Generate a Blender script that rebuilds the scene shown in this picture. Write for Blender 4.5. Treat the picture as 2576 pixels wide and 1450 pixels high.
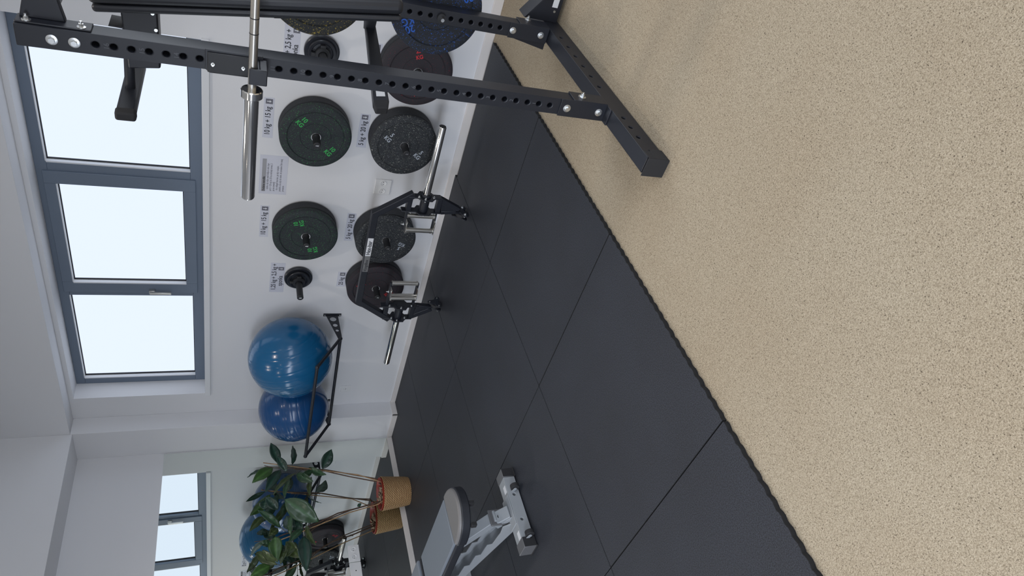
import bpy, bmesh, math, random
from mathutils import Vector, Matrix
random.seed(7)
for o in list(bpy.data.objects): bpy.data.objects.remove(o)
S = bpy.context.scene
COL = S.collection

# ------------------------------------------------------------------ camera
# room frame: x runs to the window wall, y to the mirror wall, z up (metres)
YAW, PITCH, ROLL, FPX = math.radians(42.29475), math.radians(23.03493), math.radians(-0.85708), 1697.92
fw = Vector((math.cos(YAW)*math.cos(PITCH), math.sin(YAW)*math.cos(PITCH), -math.sin(PITCH)))
rt = Vector((math.sin(YAW), -math.cos(YAW), 0)); dn = fw.cross(rt)
r2 = math.cos(ROLL)*rt + math.sin(ROLL)*dn; d2 = -math.sin(ROLL)*rt + math.cos(ROLL)*dn
cam = bpy.data.cameras.new('camera'); cam_ob = bpy.data.objects.new('camera', cam); COL.objects.link(cam_ob)
cam.sensor_fit = 'HORIZONTAL'; cam.sensor_width = 36; cam.lens = FPX*36/2576; cam.clip_start = .05
M = Matrix((( d2.x, r2.x, -fw.x), (d2.y, r2.y, -fw.y), (d2.z, r2.z, -fw.z))).to_4x4()   # phone held on its side
M.translation = (0, 0, 1.55); cam_ob.matrix_world = M
S.camera = cam_ob
def RAY(px, py):
    c = Vector((725-py, px-1288, FPX)); return (r2*c.x + d2*c.y + fw*c.z).normalized()
def FX(px, py, x): w = RAY(px, py); t = x/w.x; return Vector((x, w.y*t, 1.55+w.z*t))
def FY(px, py, y): w = RAY(px, py); t = y/w.y; return Vector((w.x*t, y, 1.55+w.z*t))

# ------------------------------------------------------------------ view, world, lights
S.view_settings.view_transform = 'Standard'; S.view_settings.look = 'None'
S.view_settings.exposure = 0.0; S.view_settings.gamma = 1; S.view_settings.use_curve_mapping = False
W = bpy.data.worlds.new('world'); S.world = W; W.use_nodes = True
W.node_tree.nodes['Background'].inputs[0].default_value = (.75, .85, 1, 1); W.node_tree.nodes['Background'].inputs[1].default_value = .6
WIN_E, ADDWIN_E, ADDLAMP_E = 1.14, 1.1, 9.0
def area(name, loc, size, size_y, power, color, rot):
    l = bpy.data.lights.new(name, 'AREA'); l.shape = 'RECTANGLE'; l.size = size; l.size_y = size_y; l.energy = power; l.color = color
    o = bpy.data.objects.new(name, l); COL.objects.link(o); o.location = loc; o.rotation_euler = rot; return o
# fill light added at the invented window in the opposite wall
d = area('added_fill_opposite', (-3.02, 1.6, 1.75), 1.5, 4.6, 150, (.84, .92, 1.06), (0, math.radians(-41), 0)); d.data.spread = math.radians(125)
# fill lights added at invented windows, beyond the rack and behind the camera
d = area('added_fill_beyond', (3.95, -1.0, 1.5), 1.9, 3.0, 25, (.84, .92, 1.05), (0, math.radians(68), 0)); d.data.spread = math.radians(150)
d = area('added_fill_right', (.2, -3.05, 1.75), 4.0, 1.4, 62, (.82, .91, 1.06), (math.radians(72), 0, 0)); d.data.spread = math.radians(150)

# ------------------------------------------------------------------ materials
def mat(name, color, rough=.5, metal=0, **k):
    m = bpy.data.materials.new(name); m.use_nodes = True; b = m.node_tree.nodes['Principled BSDF']
    b.inputs['Base Color'].default_value = (*color, 1); b.inputs['Roughness'].default_value = rough; b.inputs['Metallic'].default_value = metal
    for a, v in k.items(): b.inputs[a.replace('_', ' ')].default_value = v
    return m
def noise_bump(m, scale, strength, dist=.002, detail=3, colvar=0):
    nt = m.node_tree; b = nt.nodes['Principled BSDF']
    tc = nt.nodes.new('ShaderNodeTexCoord'); n = nt.nodes.new('ShaderNodeTexNoise'); bp = nt.nodes.new('ShaderNodeBump')
    n.inputs['Scale'].default_value = scale; n.inputs['Detail'].default_value = detail
    bp.inputs['Strength'].default_value = strength; bp.inputs['Distance'].default_value = dist
    nt.links.new(tc.outputs['Object'], n.inputs['Vector']); nt.links.new(n.outputs[0], bp.inputs['Height']); nt.links.new(bp.outputs[0], b.inputs['Normal'])
    if colvar:
        c = tuple(b.inputs['Base Color'].default_value)[:3]; r = nt.nodes.new('ShaderNodeValToRGB')
        r.color_ramp.elements[0].position = .3; r.color_ramp.elements[1].position = .7
        r.color_ramp.elements[0].color = (*[v*(1-colvar) for v in c], 1); r.color_ramp.elements[1].color = (*[v*(1+colvar) for v in c], 1)
        nt.links.new(n.outputs[0], r.inputs[0]); nt.links.new(r.outputs[0], b.inputs['Base Color'])
    return m
def speckle(name, base, flecks, scale=55, thr=.62, rough=.75):
    """rubber crumb: dark base with small irregular coloured flecks"""
    m = mat(name, base, rough); nt = m.node_tree; b = nt.nodes['Principled BSDF']; L = nt.links
    tc = nt.nodes.new('ShaderNodeTexCoord'); cur = None
    mix = None
    for i, (c, sc, th) in enumerate(flecks):
        v = nt.nodes.new('ShaderNodeTexNoise'); v.inputs['Scale'].default_value = sc; v.inputs['Detail'].default_value = 1.0; v.inputs['Distortion'].default_value = 1.2
        mp = nt.nodes.new('ShaderNodeMapping'); mp.inputs['Location'].default_value = (i*3.1, i*1.7, 5+i); mp.inputs['Scale'].default_value = (1, 1.5, 1)
        L.new(tc.outputs['Object'], mp.inputs[0]); L.new(mp.outputs[0], v.inputs['Vector'])
        r = nt.nodes.new('ShaderNodeValToRGB'); r.color_ramp.elements[0].position = th; r.color_ramp.elements[1].position = th+.03
        L.new(v.outputs[0], r.inputs[0])
        mx = nt.nodes.new('ShaderNodeMix'); mx.data_type = 'RGBA'; mx.inputs['B'].default_value = (*c, 1)
        L.new(r.outputs[0], mx.inputs['Factor'])
        if mix is None: mx.inputs['A'].default_value = (*base, 1)
        else: L.new(mix.outputs['Result'], mx.inputs['A'])
        mix = mx
    L.new(mix.outputs['Result'], b.inputs['Base Color'])
    return m
M_wall = noise_bump(mat('white_wall_paint', (.785, .785, .80), .85), 180, .12, .001)
M_ceil = mat('ceiling_paint', (.80, .80, .80), .9)
M_base = mat('white_baseboard', (.78, .74, .71), .45)
M_frame = mat('grey_window_metal', (.16, .20, .26), .45)
M_sill = mat('white_sill', (.78, .79, .81), .4)
M_blk = noise_bump(mat('black_powder_coat', (.014, .016, .023), .42), 700, .25, .0005)
M_blk2 = mat('black_plastic', (.018, .019, .022), .5)
M_hole = mat('dark_hole', (.004, .004, .005), .8)
M_rub = mat('black_rubber', (.02, .02, .022), .75)
M_vinyl = noise_bump(mat('black_vinyl', (.018, .020, .026), .42), 300, .15, .0006)
M_chrome = mat('chrome', (.80, .79, .77), .13, 1)
M_chromeb = mat('brushed_steel', (.62, .60, .56), .3, 1)
M_zinc = mat('zinc_bolt', (.75, .77, .78), .32, 1)
M_hub = mat('steel_ring', (.75, .75, .76), .25, 1)
M_paper = mat('laminated_paper', (.66, .67, .745), .25)
M_sticker = mat('white_sticker', (.75, .76, .78), .4)
M_ink = mat('dark_ink', (.02, .022, .03), .5)
M_inkg = mat('grey_ink', (.16, .16, .19), .5)
M_num = mat('etched_grey', (.10, .105, .12), .6)
M_sock = mat('socket_plastic', (.84, .84, .84), .22)
M_ltgrey = mat('light_grey_paint', (.34, .36, .38), .38)
M_pad = noise_bump(mat('grey_vinyl', (.16, .185, .22), .42), 250, .1, .0006)
M_grey_plastic = mat('clear_grey_cap', (.13, .13, .135), .35)
M_mirror = mat('mirror_silver', (.86, .90, .86), .0, 1)
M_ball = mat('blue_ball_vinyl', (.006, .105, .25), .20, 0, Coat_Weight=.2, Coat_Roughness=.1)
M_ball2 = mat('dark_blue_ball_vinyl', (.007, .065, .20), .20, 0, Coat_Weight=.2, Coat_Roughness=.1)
M_potred = mat('red_plastic_pot', (.28, .035, .02), .4)
M_dry = mat('dry_leaf', (.30, .21, .14), .8)
M_soil = mat('soil', (.03, .022, .016), .95)
M_stem = noise_bump(mat('brown_stem', (.10, .055, .035), .7), 60, .4, .002, colvar=.4)
M_stake = noise_bump(mat('bamboo_stake', (.36, .22, .11), .6), 40, .3, .001, colvar=.3)

def leafmat():
    m = mat('rubber_plant_leaf', (.03, .07, .03), .28); nt = m.node_tree; b = nt.nodes['Principled BSDF']; L = nt.links
    at = nt.nodes.new('ShaderNodeAttribute'); at.attribute_name = 'leafcol'
    L.new(at.outputs['Color'], b.inputs['Base Color']); return m
M_leaf = leafmat()

def wicker():
    m = mat('woven_wicker', (.5, .3, .13), .7); nt = m.node_tree; b = nt.nodes['Principled BSDF']; L = nt.links
    uv = nt.nodes.new('ShaderNodeTexCoord'); mp = nt.nodes.new('ShaderNodeMapping'); mp.inputs['Scale'].default_value = (1, 1, 1)
    br = nt.nodes.new('ShaderNodeTexBrick'); br.offset = .5; br.inputs['Scale'].default_value = 1
    br.inputs['Brick Width'].default_value = .021; br.inputs['Row Height'].default_value = .0095; br.inputs['Mortar Size'].default_value = .0023; br.inputs['Mortar Smooth'].default_value = .6
    br.inputs['Color1'].default_value = (.60, .36, .16, 1); br.inputs['Color2'].default_value = (.72, .46, .22, 1); br.inputs['Mortar'].default_value = (.10, .045, .018, 1)
    L.new(uv.outputs['UV'], mp.inputs[0]); L.new(mp.outputs[0], br.inputs['Vector']); L.new(br.outputs['Color'], b.inputs['Base Color'])
    bp = nt.nodes.new('ShaderNodeBump'); bp.inputs['Strength'].default_value = .9; bp.inputs['Distance'].default_value = .004; bp.invert = True
    L.new(br.outputs['Fac'], bp.inputs['Height']); L.new(bp.outputs[0], b.inputs['Normal']); return m
M_wicker = wicker()

def carpet():
    m = mat('beige_carpet', (.45, .37, .28), .95); nt = m.node_tree; b = nt.nodes['Principled BSDF']; L = nt.links
    tc = nt.nodes.new('ShaderNodeTexCoord')
    def nz(scale, det, rough=.5):
        n = nt.nodes.new('ShaderNodeTexNoise'); n.inputs['Scale'].default_value = scale; n.inputs['Detail'].default_value = det; n.inputs['Roughness'].default_value = rough; L.new(tc.outputs['Object'], n.inputs['Vector']); return n
    def ramp(n, stops):
        r = nt.nodes.new('ShaderNodeValToRGB'); e = r.color_ramp.elements
        e[0].position, e[0].color = stops[0][0], (*stops[0][1], 1); e[1].position, e[1].color = stops[-1][0], (*stops[-1][1], 1)
        for p, c in stops[1:-1]: e.new(p).color = (*c, 1)
        L.new(n.outputs[0], r.inputs[0]); return r
    def mul(a, b_, f=1):
        x = nt.nodes.new('ShaderNodeMix'); x.data_type = 'RGBA'; x.blend_type = 'MULTIPLY'; x.inputs['Factor'].default_value = f
        L.new(a, x.inputs['A']); L.new(b_, x.inputs['B']); return x.outputs['Result']
    fine = nz(420, 2, .6); tuft = nz(210, 2, .55); fleck = nz(260, 1.5); big = nz(2.0, 2)
    fleck.inputs['Distortion'].default_value = .6
    c1 = ramp(fine, [(.32, (.34, .28, .19)), (.5, (.43, .355, .25)), (.68, (.55, .465, .345))])
    c2 = ramp(tuft, [(.34, (.78, .76, .74)), (.5, (1, 1, 1)), (.7, (1.0, 1.0, 1.0))])
    c3 = ramp(fleck, [(.30, (.30, .27, .25)), (.365, (1, 1, 1)), (1.0, (1, 1, 1))])
    c4 = ramp(big, [(.35, (.95, .93, .91)), (.65, (1, 1, 1))])
    L.new(mul(mul(mul(c1.outputs['Color'], c2.outputs['Color']), c3.outputs['Color']), c4.outputs['Color']), b.inputs['Base Color'])
    bp = nt.nodes.new('ShaderNodeBump'); bp.inputs['Strength'].default_value = .6; bp.inputs['Distance'].default_value = .004
    L.new(tuft.outputs[0], bp.inputs['Height']); L.new(bp.outputs[0], b.inputs['Normal']); return m
M_carpet = carpet()
def rubberfloor():
    m = mat('rubber_tile', (.035, .037, .042), .55); nt = m.node_tree; b = nt.nodes['Principled BSDF']; L = nt.links
    tc = nt.nodes.new('ShaderNodeTexCoord')
    n1 = nt.nodes.new('ShaderNodeTexNoise'); n1.inputs['Scale'].default_value = 260; n1.inputs['Detail'].default_value = 3
    n2 = nt.nodes.new('ShaderNodeTexNoise'); n2.inputs['Scale'].default_value = 3; n2.inputs['Detail'].default_value = 4
    r = nt.nodes.new('ShaderNodeValToRGB'); e = r.color_ramp.elements
    e[0].position = .35; e[0].color = (.006, .0075, .011, 1); e[1].position = .68; e[1].color = (.047, .052, .068, 1)
    mx = nt.nodes.new('ShaderNodeMix'); mx.data_type = 'RGBA'; mx.blend_type = 'MULTIPLY'; mx.inputs['Factor'].default_value = .7
    r2_ = nt.nodes.new('ShaderNodeValToRGB'); r2_.color_ramp.elements[0].position = .3; r2_.color_ramp.elements[0].color = (.78, .76, .74, 1); r2_.color_ramp.elements[1].position = .7
    L.new(tc.outputs['Object'], n1.inputs['Vector']); L.new(tc.outputs['Object'], n2.inputs['Vector'])
    L.new(n1.outputs[0], r.inputs[0]); L.new(n2.outputs[0], r2_.inputs[0]); L.new(r.outputs[0], mx.inputs['A']); L.new(r2_.outputs[0], mx.inputs['B']); L.new(mx.outputs['Result'], b.inputs['Base Color'])
    bp = nt.nodes.new('ShaderNodeBump'); bp.inputs['Strength'].default_value = .5; bp.inputs['Distance'].default_value = .0015
    L.new(n1.outputs[0], bp.inputs['Height']); L.new(bp.outputs[0], b.inputs['Normal']); return m
M_floor = rubberfloor()
def glow(name, c, s):
    m = bpy.data.materials.new(name); m.use_nodes = True; nt = m.node_tree; nt.nodes.clear()
    e = nt.nodes.new('ShaderNodeEmission'); o = nt.nodes.new('ShaderNodeOutputMaterial'); e.inputs[0].default_value = (*c, 1); e.inputs[1].default_value = s
    nt.links.new(e.outputs[0], o.inputs[0]); return m
M_frost = glow('frosted_daylight_glass', (.735, .82, .975), WIN_E)
M_addwin = glow('added_window_glow', (.92, .96, 1), ADDWIN_E)  # glow of the unseen added windows
M_addlamp = glow('added_downlight_glow', (1, .88, .74), ADDLAMP_E)  # glow of the unseen added downlights

# ------------------------------------------------------------------ mesh helpers
class MB:
    def __init__(s): s.bm = bmesh.new()
    def box(s, x0, x1, y0, y1, z0, z1, mtx=None):
        v = [s.bm.verts.new((x, y, z)) for x in (x0, x1) for y in (y0, y1) for z in (z0, z1)]
        if mtx: [setattr(a, 'co', mtx @ a.co) for a in v]
        for f in ((0,1,3,2),(4,6,7,5),(0,4,5,1),(2,3,7,6),(0,2,6,4),(1,5,7,3)): s.bm.faces.new([v[i] for i in f])
        return s
    def hexa(s, a, b):           # two quads (4 points each) joined
        v = [s.bm.verts.new(p) for p in a+b]
        for f in ((3,2,1,0),(4,5,6,7),(0,1,5,4),(1,2,6,5),(2,3,7,6),(3,0,4,7)): s.bm.faces.new([v[i] for i in f])
        return s
    def rings(s, rr, cap=True):
        vs = [[s.bm.verts.new(p) for p in r] for r in rr]; n = len(rr[0])
        for a, b in zip(vs, vs[1:]):
            for i in range(n): s.bm.faces.new((a[i], a[(i+1) % n], b[(i+1) % n], b[i]))
        if cap: s.bm.faces.new(vs[0][::-1]); s.bm.faces.new(vs[-1])
        return s
    def cyl(s, p0, p1, r0, r1=None, n=24, cap=True):
        p0, p1 = Vector(p0), Vector(p1); r1 = r0 if r1 is None else r1
        q = (p1-p0).to_track_quat('Z', 'Y'); c = [q @ Vector((math.cos(2*math.pi*i/n), math.sin(2*math.pi*i/n), 0)) for i in range(n)]
        return s.rings([[p0+v*r0 for v in c], [p1+v*r1 for v in c]], cap)
    def tube(s, pts, r, n=14):
        pts = [Vector(p) for p in pts]; rr = []
        rad = r if isinstance(r, (list, tuple)) else [r]*len(pts); ref = None
        for i, p in enumerate(pts):
            t = ((pts[min(i+1, len(pts)-1)]-p).normalized() + (p-pts[max(i-1, 0)]).normalized()).normalized()
            if ref is None: ref = t.orthogonal().normalized()
            ref = (ref - t*ref.dot(t)).normalized(); b = t.cross(ref)
            rr.append([p + (ref*math.cos(2*math.pi*k/n)+b*math.sin(2*math.pi*k/n))*rad[i] for k in range(n)])
        return s.rings(rr)
    def beam(s, p0, p1, w, h, up=(0, 0, 1), w1=None, h1=None):
        """rectangular tube; w across, h along 'up'"""
        p0, p1, up = Vector(p0), Vector(p1), Vector(up); t = (p1-p0).normalized(); sd = t.cross(up).normalized(); u = sd.cross(t)
        w1 = w if w1 is None else w1; h1 = h if h1 is None else h1
        q = lambda p, w, h: [p+sd*w/2+u*h/2, p-sd*w/2+u*h/2, p-sd*w/2-u*h/2, p+sd*w/2-u*h/2]
        return s.hexa(q(p0, w, h), q(p1, w1, h1))
    def lathe(s, c, axis, prof, n=72, close=False):
        """prof: (distance along axis, radius)"""
        c, axis = Vector(c), Vector(axis).normalized(); q = axis.to_track_quat('Z', 'Y')
        e = [q @ Vector((math.cos(2*math.pi*i/n), math.sin(2*math.pi*i/n), 0)) for i in range(n)]
        vs = [[s.bm.verts.new(c+axis*a+v*r) for v in e] if r > 1e-6 else [s.bm.verts.new(c+axis*a)] for a, r in prof]
        P = list(zip(vs, vs[1:])) + ([(vs[-1], vs[0])] if close else [])
        for a, b in P:
            for i in range(n):
                j = (i+1) % n
                if len(a) == 1 and len(b) == 1: continue
                if len(a) == 1: s.bm.faces.new((a[0], b[j], b[i]))
                elif len(b) == 1: s.bm.faces.new((a[i], a[j], b[0]))
                else: s.bm.faces.new((a[i], a[j], b[j], b[i]))
        return s
    def prism(s, pts, off):
        """planar outline (3D points) extruded by vector off"""
        off = Vector(off); a = [s.bm.verts.new(p) for p in pts]; b = [s.bm.verts.new(Vector(p)+off) for p in pts]; n = len(pts)
        s.bm.faces.new(a[::-1]); s.bm.faces.new(b)
        for i in range(n): s.bm.faces.new((a[i], a[(i+1) % n], b[(i+1) % n], b[i]))
        return s
    def sphere(s, c, r, u=64, v=40):
        bmesh.ops.create_uvsphere(s.bm, u_segments=u, v_segments=v, radius=r, matrix=Matrix.Translation(c)); return s
    def put(s, name, m, parent=None, bevel=0, smooth=None, seg=2):
        bmesh.ops.recalc_face_normals(s.bm, faces=s.bm.faces)
        me = bpy.data.meshes.new(name); s.bm.to_mesh(me); s.bm.free()
        o = bpy.data.objects.new(name, me); COL.objects.link(o)
        for x in (m if isinstance(m, (list, tuple)) else [m]): me.materials.append(x)
        return fin(o, parent, bevel, smooth, seg)
def fin(o, parent=None, bevel=0, smooth=None, seg=2):
    if bevel:
        b = o.modifiers.new('bevel', 'BEVEL'); b.width = bevel; b.segments = seg; b.limit_method = 'ANGLE'; b.angle_limit = math.radians(40)
    if smooth is None: smooth = True
    if smooth:
        for p in o.data.polygons: p.use_smooth = True
        try: o.data.set_sharp_from_angle(angle=math.radians(35))
        except Exception: pass
    if parent:
        o.parent = parent
        off = Vector((0, 0, 0)); q = parent
        while q: off += q.location; q = q.parent
        if parent.type == 'EMPTY': o.matrix_parent_inverse = Matrix.Translation(-off)
    return o
def tag(o, label=None, cat=None, group=None, kind=None):
    if label: o['label'] = label
    if cat: o['category'] = cat
    if group: o['group'] = group
    if kind: o['kind'] = kind
    return o
def thing(name, loc, label, cat, group=None):
    o = bpy.data.objects.new(name, None); o.empty_display_size = .05; COL.objects.link(o); o.location = loc
    return tag(o, label, cat, group)
def struct(mb, name, m, bevel=0, **k): return tag(mb.put(name, m, None, bevel, **k), kind='structure')
def cut(o, mbs):
    """boolean out all cutters and bake"""
    me = bpy.data.meshes.new('cut'); bmesh.ops.recalc_face_normals(mbs.bm, faces=mbs.bm.faces); mbs.bm.to_mesh(me); mbs.bm.free()
    c = bpy.data.objects.new('cut', me); COL.objects.link(c)
    b = o.modifiers.new('cut', 'BOOLEAN'); b.object = c; b.operation = 'DIFFERENCE'; b.solver = 'EXACT'
    bpy.context.view_layer.update(); dg = bpy.context.evaluated_depsgraph_get()
    new = bpy.data.meshes.new_from_object(o.evaluated_get(dg)); old = o.data; o.modifiers.clear(); o.data = new
    bpy.data.objects.remove(c); bpy.data.meshes.remove(me)
    for p in o.data.polygons: p.use_smooth = False
    return o
def text(body, size, pos, xdir, ydir, m, name, parent, ext=.0006, align='LEFT', sx=1.0, bold=0.0, space=1.0):
    c = bpy.data.curves.new('t', 'FONT'); c.body = body; c.size = size; c.extrude = ext; c.align_x = align; c.offset = bold; c.space_line = space
    t = bpy.data.objects.new('t', c); COL.objects.link(t); bpy.context.view_layer.update()
    me = bpy.data.meshes.new_from_object(t.evaluated_get(bpy.context.evaluated_depsgraph_get())); bpy.data.objects.remove(t); bpy.data.curves.remove(c)
    X, Y = Vector(xdir).normalized(), Vector(ydir).normalized(); Z = X.cross(Y)
    mm = Matrix(((X.x*sx, Y.x, Z.x, pos[0]), (X.y*sx, Y.y, Z.y, pos[1]), (X.z*sx, Y.z, Z.z, pos[2]), (0, 0, 0, 1)))
    me.transform(mm); me.materials.clear(); me.materials.append(m)
    o = bpy.data.objects.new(name, me); COL.objects.link(o); return fin(o, parent, 0, False)

# ------------------------------------------------------------------ room shell
XW, YM = 4.08, 5.60            # window wall, mirror wall
WY0, WY1, WZ0, WZ1 = 1.83, 4.99, 1.695, 2.66   # window opening
b = MB(); b.box(-3.3, 4.6, -3.3, 1.56, -.05, -.020); struct(b, 'floor', M_carpet, smooth=False)
# rubber mat made of 1 m tiles: seams are real gaps, front edge is scalloped
b = MB()
xs = [-3.0, -1.96, -.96, .045, 1.047, 2.06, 3.075, 4.07]; ys = [1.55, 2.578, 3.578, 4.575, 5.585]; g = .0020
for i in range(len(xs)-1):
    for j in range(4):
        x0, x1, y0, y1 = xs[i]+g, xs[i+1]-g, ys[j]+g, ys[j+1]-g
        if j == 0:
            x1 = min(x1, 4.02); n = int((x1-x0)/.0125); out = []
            for k in range(n+1):
                x = x0+(x1-x0)*k/n; out.append((x, 1.55-.007*abs(math.sin(x*math.pi/.048))-.002, -.02))
            b.prism([Vector((p[0], p[1], -.0205)) for p in out]+[Vector((x1, y1, -.0205)), Vector((x0, y1, -.0205))], (0, 0, .0205))
        else: b.box(x0, x1, y0, y1, -.0205, 0)
b.bm.normal_update()
bmesh.ops.recalc_face_normals(b.bm, faces=b.bm.faces)
for f in b.bm.faces:
    if abs(f.normal.z) < .5: f.material_index = 1  # side faces take a darker rubber with edge shade in its colour
tag(b.put('floor_rubber', [M_floor, mat('shaded_cut_rubber', (.010, .010, .011), .9)], None, .0012, smooth=False, seg=1), kind='structure')
b = MB(); b.box(-3.3, 4.6, 1.56, 6, -.06, -.0206); struct(b, 'floor_subfloor', M_hole)
# window wall with opening
b = MB()
b.box(XW, 4.32, -3.3, -2.5, -.03, 3.25); b.box(XW, 4.32, .5, WY0, -.03, 3.25); b.box(XW, 4.32, -2.5, .5, -.03, .5); b.box(XW, 4.32, -2.5, .5, 2.5, 3.25); b.box(XW, 4.32, WY1, YM+.1, -.03, 3.25)
b.box(XW, 4.32, WY0, WY1, -.03, WZ0-.04); b.box(XW, 4.32, WY0, WY1, WZ1, 3.25); b.box(4.29, 4.32, WY0, WY1, WZ0-.04, WZ0)
struct(b, 'wall_window', M_wall, smooth=False)
b = MB(); b.box(-3.3, XW, YM, YM+.1, -.03, 3.25); struct(b, 'wall_mirror', M_wall, smooth=False)
b = MB(); b.box(3.92, XW, 5.245, YM, -.03, 2.69); struct(b, 'wall_column', M_wall, smooth=False, bevel=.003)
b = MB(); b.box(3.92, XW, -3.3, YM, 2.69, 3.2); struct(b, 'ceiling_bulkhead_window', M_wall, smooth=False, bevel=.003)
b = MB(); b.box(-3.3, 3.92, 5.245, YM, 2.675, 3.2); struct(b, 'ceiling_bulkhead_mirror', M_wall, smooth=False, bevel=.003)
b = MB(); b.box(-3.3, 4.6, -3.3, 5.7, 3.2, 3.25); struct(b, 'ceiling', M_ceil, smooth=False)
b = MB(); b.box(-3.3, -1.8, -3.35, -3.2, -.03, 3.25); b.box(2.2, XW, -3.35, -3.2, -.03, 3.25); b.box(-1.8, 2.2, -3.35, -3.2, -.03, 1.05); b.box(-1.8, 2.2, -3.35, -3.2, 2.45, 3.25); struct(b, 'wall_right', M_wall, smooth=False)
o = thing('added_window_3', (.2, -3.3, 1.05), None, None); o['kind'] = 'structure'  # invented window behind the camera, added to light the room
b = MB(); b.box(-1.8, 2.2, -3.32, -3.26, 1.05, 1.11); b.box(-1.8, 2.2, -3.32, -3.26, 2.39, 2.45)
for x in (-1.8, -.5, .83, 2.14): b.box(x, x+.06, -3.32, -3.26, 1.11, 2.39)
b.put('window_frame', M_frame, o, smooth=False)
for x in (-1.74, -.44, .89): MB().box(x, x+1.25, -3.31, -3.30, 1.11, 2.39).put('glass_pane', M_addwin, o, smooth=False)
b = MB()   # opposite wall with an opening for the added window
b.box(-3.35, -3.2, -3.2, -.8, -.03, 3.25); b.box(-3.35, -3.2, 4.0, 5.7, -.03, 3.25); b.box(-3.35, -3.2, -.8, 4.0, -.03, 1.0); b.box(-3.35, -3.2, -.8, 4.0, 2.5, 3.25)
struct(b, 'wall_opposite', M_wall, smooth=False)
o = thing('added_window_2', (-3.3, 1.6, 1.0), None, None); o['kind'] = 'structure'  # invented window, unseen, added only for the light it gives
for k in range(4):
    y0 = -.8+k*1.2; MB().box(-3.31, -3.30, y0+.06, y0+1.14, 1.06, 2.44).put('glass_pane', M_addwin, o, smooth=False)
b = MB()
for k in range(5): b.box(-3.32, -3.26, -.8+k*1.2-.06*(k > 0), -.8+k*1.2+.06*(k < 4), 1.0, 2.5)
b.box(-3.32, -3.26, -.8, 4.0, 1.0, 1.06); b.box(-3.32, -3.26, -.8, 4.0, 2.44, 2.5); b.put('window_frame', M_frame, o, smooth=False)
o = thing('added_window_4', (4.25, -1.0, .5), None, None); o['kind'] = 'structure'  # unseen window further along the wall, added for its light
b = MB(); b.box(4.2, 4.26, -2.5, .5, .5, .56); b.box(4.2, 4.26, -2.5, .5, 2.44, 2.5)
for y in (-2.5, -1.03, .44): b.box(4.2, 4.26, y, y+.06, .56, 2.44)
b.put('window_frame', M_frame, o, smooth=False)
for y in (-2.44, -.97): MB().box(4.22, 4.23, y, y+1.41, .56, 2.44).put('glass_pane', M_addwin, o, smooth=False)
# baseboards
b = MB(); b.box(4.068, XW, -3.2, 5.235, -.02, .043); struct(b, 'baseboard_window', M_base, .003)
b = MB(); b.box(3.908, 3.92, 5.233, YM-.014, 0, .05); b.box(3.908, XW, 5.233, 5.245, 0, .05); struct(b, 'baseboard_column', M_base, .002)
b = MB(); b.box(-3.2, 3.908, 5.586, YM, 0, .05); struct(b, 'baseboard_mirror', M_base, .003)
# window 1: frame, casement, panes, handle, sill
o = thing('window_1', (4.25, 3.4, WZ0), None, None); o['kind'] = 'structure'
F0, F1 = 4.235, 4.29
b = MB()
b.box(F0, F1, WY0, WY1, WZ0, 1.776); b.box(F0, F1, WY0, WY1, 2.595, WZ1)
b.box(F0, F1, WY0, 1.90, 1.776, 2.595); b.box(F0, F1, 2.833, 2.917, 1.776, 2.595); b.box(F0, F1, 3.925, 3.987, 1.776, 2.595); b.box(F0, F1, 4.917, WY1, 1.776, 2.595)
b.put('window_frame', M_frame, o, .003)
b = MB(); C0 = 4.222
b.box(C0, F1-.01, 2.900, 2.995, 1.745, 2.625); b.box(C0, F1-.01, 3.846, 3.945, 1.745, 2.625); b.box(C0, F1-.01, 2.995, 3.846, 1.745, 1.821); b.box(C0, F1-.01, 2.995, 3.846, 2.555, 2.625)
b.put('casement', M_frame, o, .003)
for (y0, y1, z0, z1, x) in ((1.90, 2.833, 1.776, 2.595, 4.276), (2.995, 3.846, 1.821, 2.555, 4.268), (3.987, 4.917, 1.776, 2.595, 4.276)):
    MB().box(x, x+.006, y0, y1, z0, z1).put('glass_pane', M_frost, o, smooth=False)
b = MB(); b.box(4.195, C0, 3.905, 3.932, 2.035, 2.075); b.box(4.180, 4.195, 3.909, 3.928, 1.925, 2.070); b.put('window_handle', M_chromeb, o, .002)
b = MB(); b.box(4.06, 4.29, WY0-.012, WY1+.012, WZ0-.042, WZ0); b.put('window_sill', M_sill, o, .002)
# gaskets
b = MB()
for (y0, y1, z0, z1, x) in ((1.90, 2.833, 1.776, 2.595, 4.262), (2.995, 3.846, 1.821, 2.555, 4.25), (3.987, 4.917, 1.776, 2.595, 4.262)):
    b.box(x, x+.014, y0, y0+.006, z0, z1); b.box(x, x+.014, y1-.006, y1, z0, z1); b.box(x, x+.014, y0, y1, z0, z0+.006); b.box(x, x+.014, y0, y1, z1-.006, z1)
b.put('gasket', M_rub, o, smooth=False)
for (y0, y1, z0, z1, x) in ((1.90, 2.833, 1.776, 2.595, 4.234), (2.995, 3.846, 1.821, 2.555, 4.2205), (3.987, 4.917, 1.776, 2.595, 4.234)):
    b = MB(); b.box(x, x+.03, y1-.001, y1+.009, z0, z1); b.box(x, x+.03, y0, y1, z1-.001, z1+.004); b.put('bead_highlight', M_sill, o, smooth=False)  # pale strips painted as highlights along two sides of each pane
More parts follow.
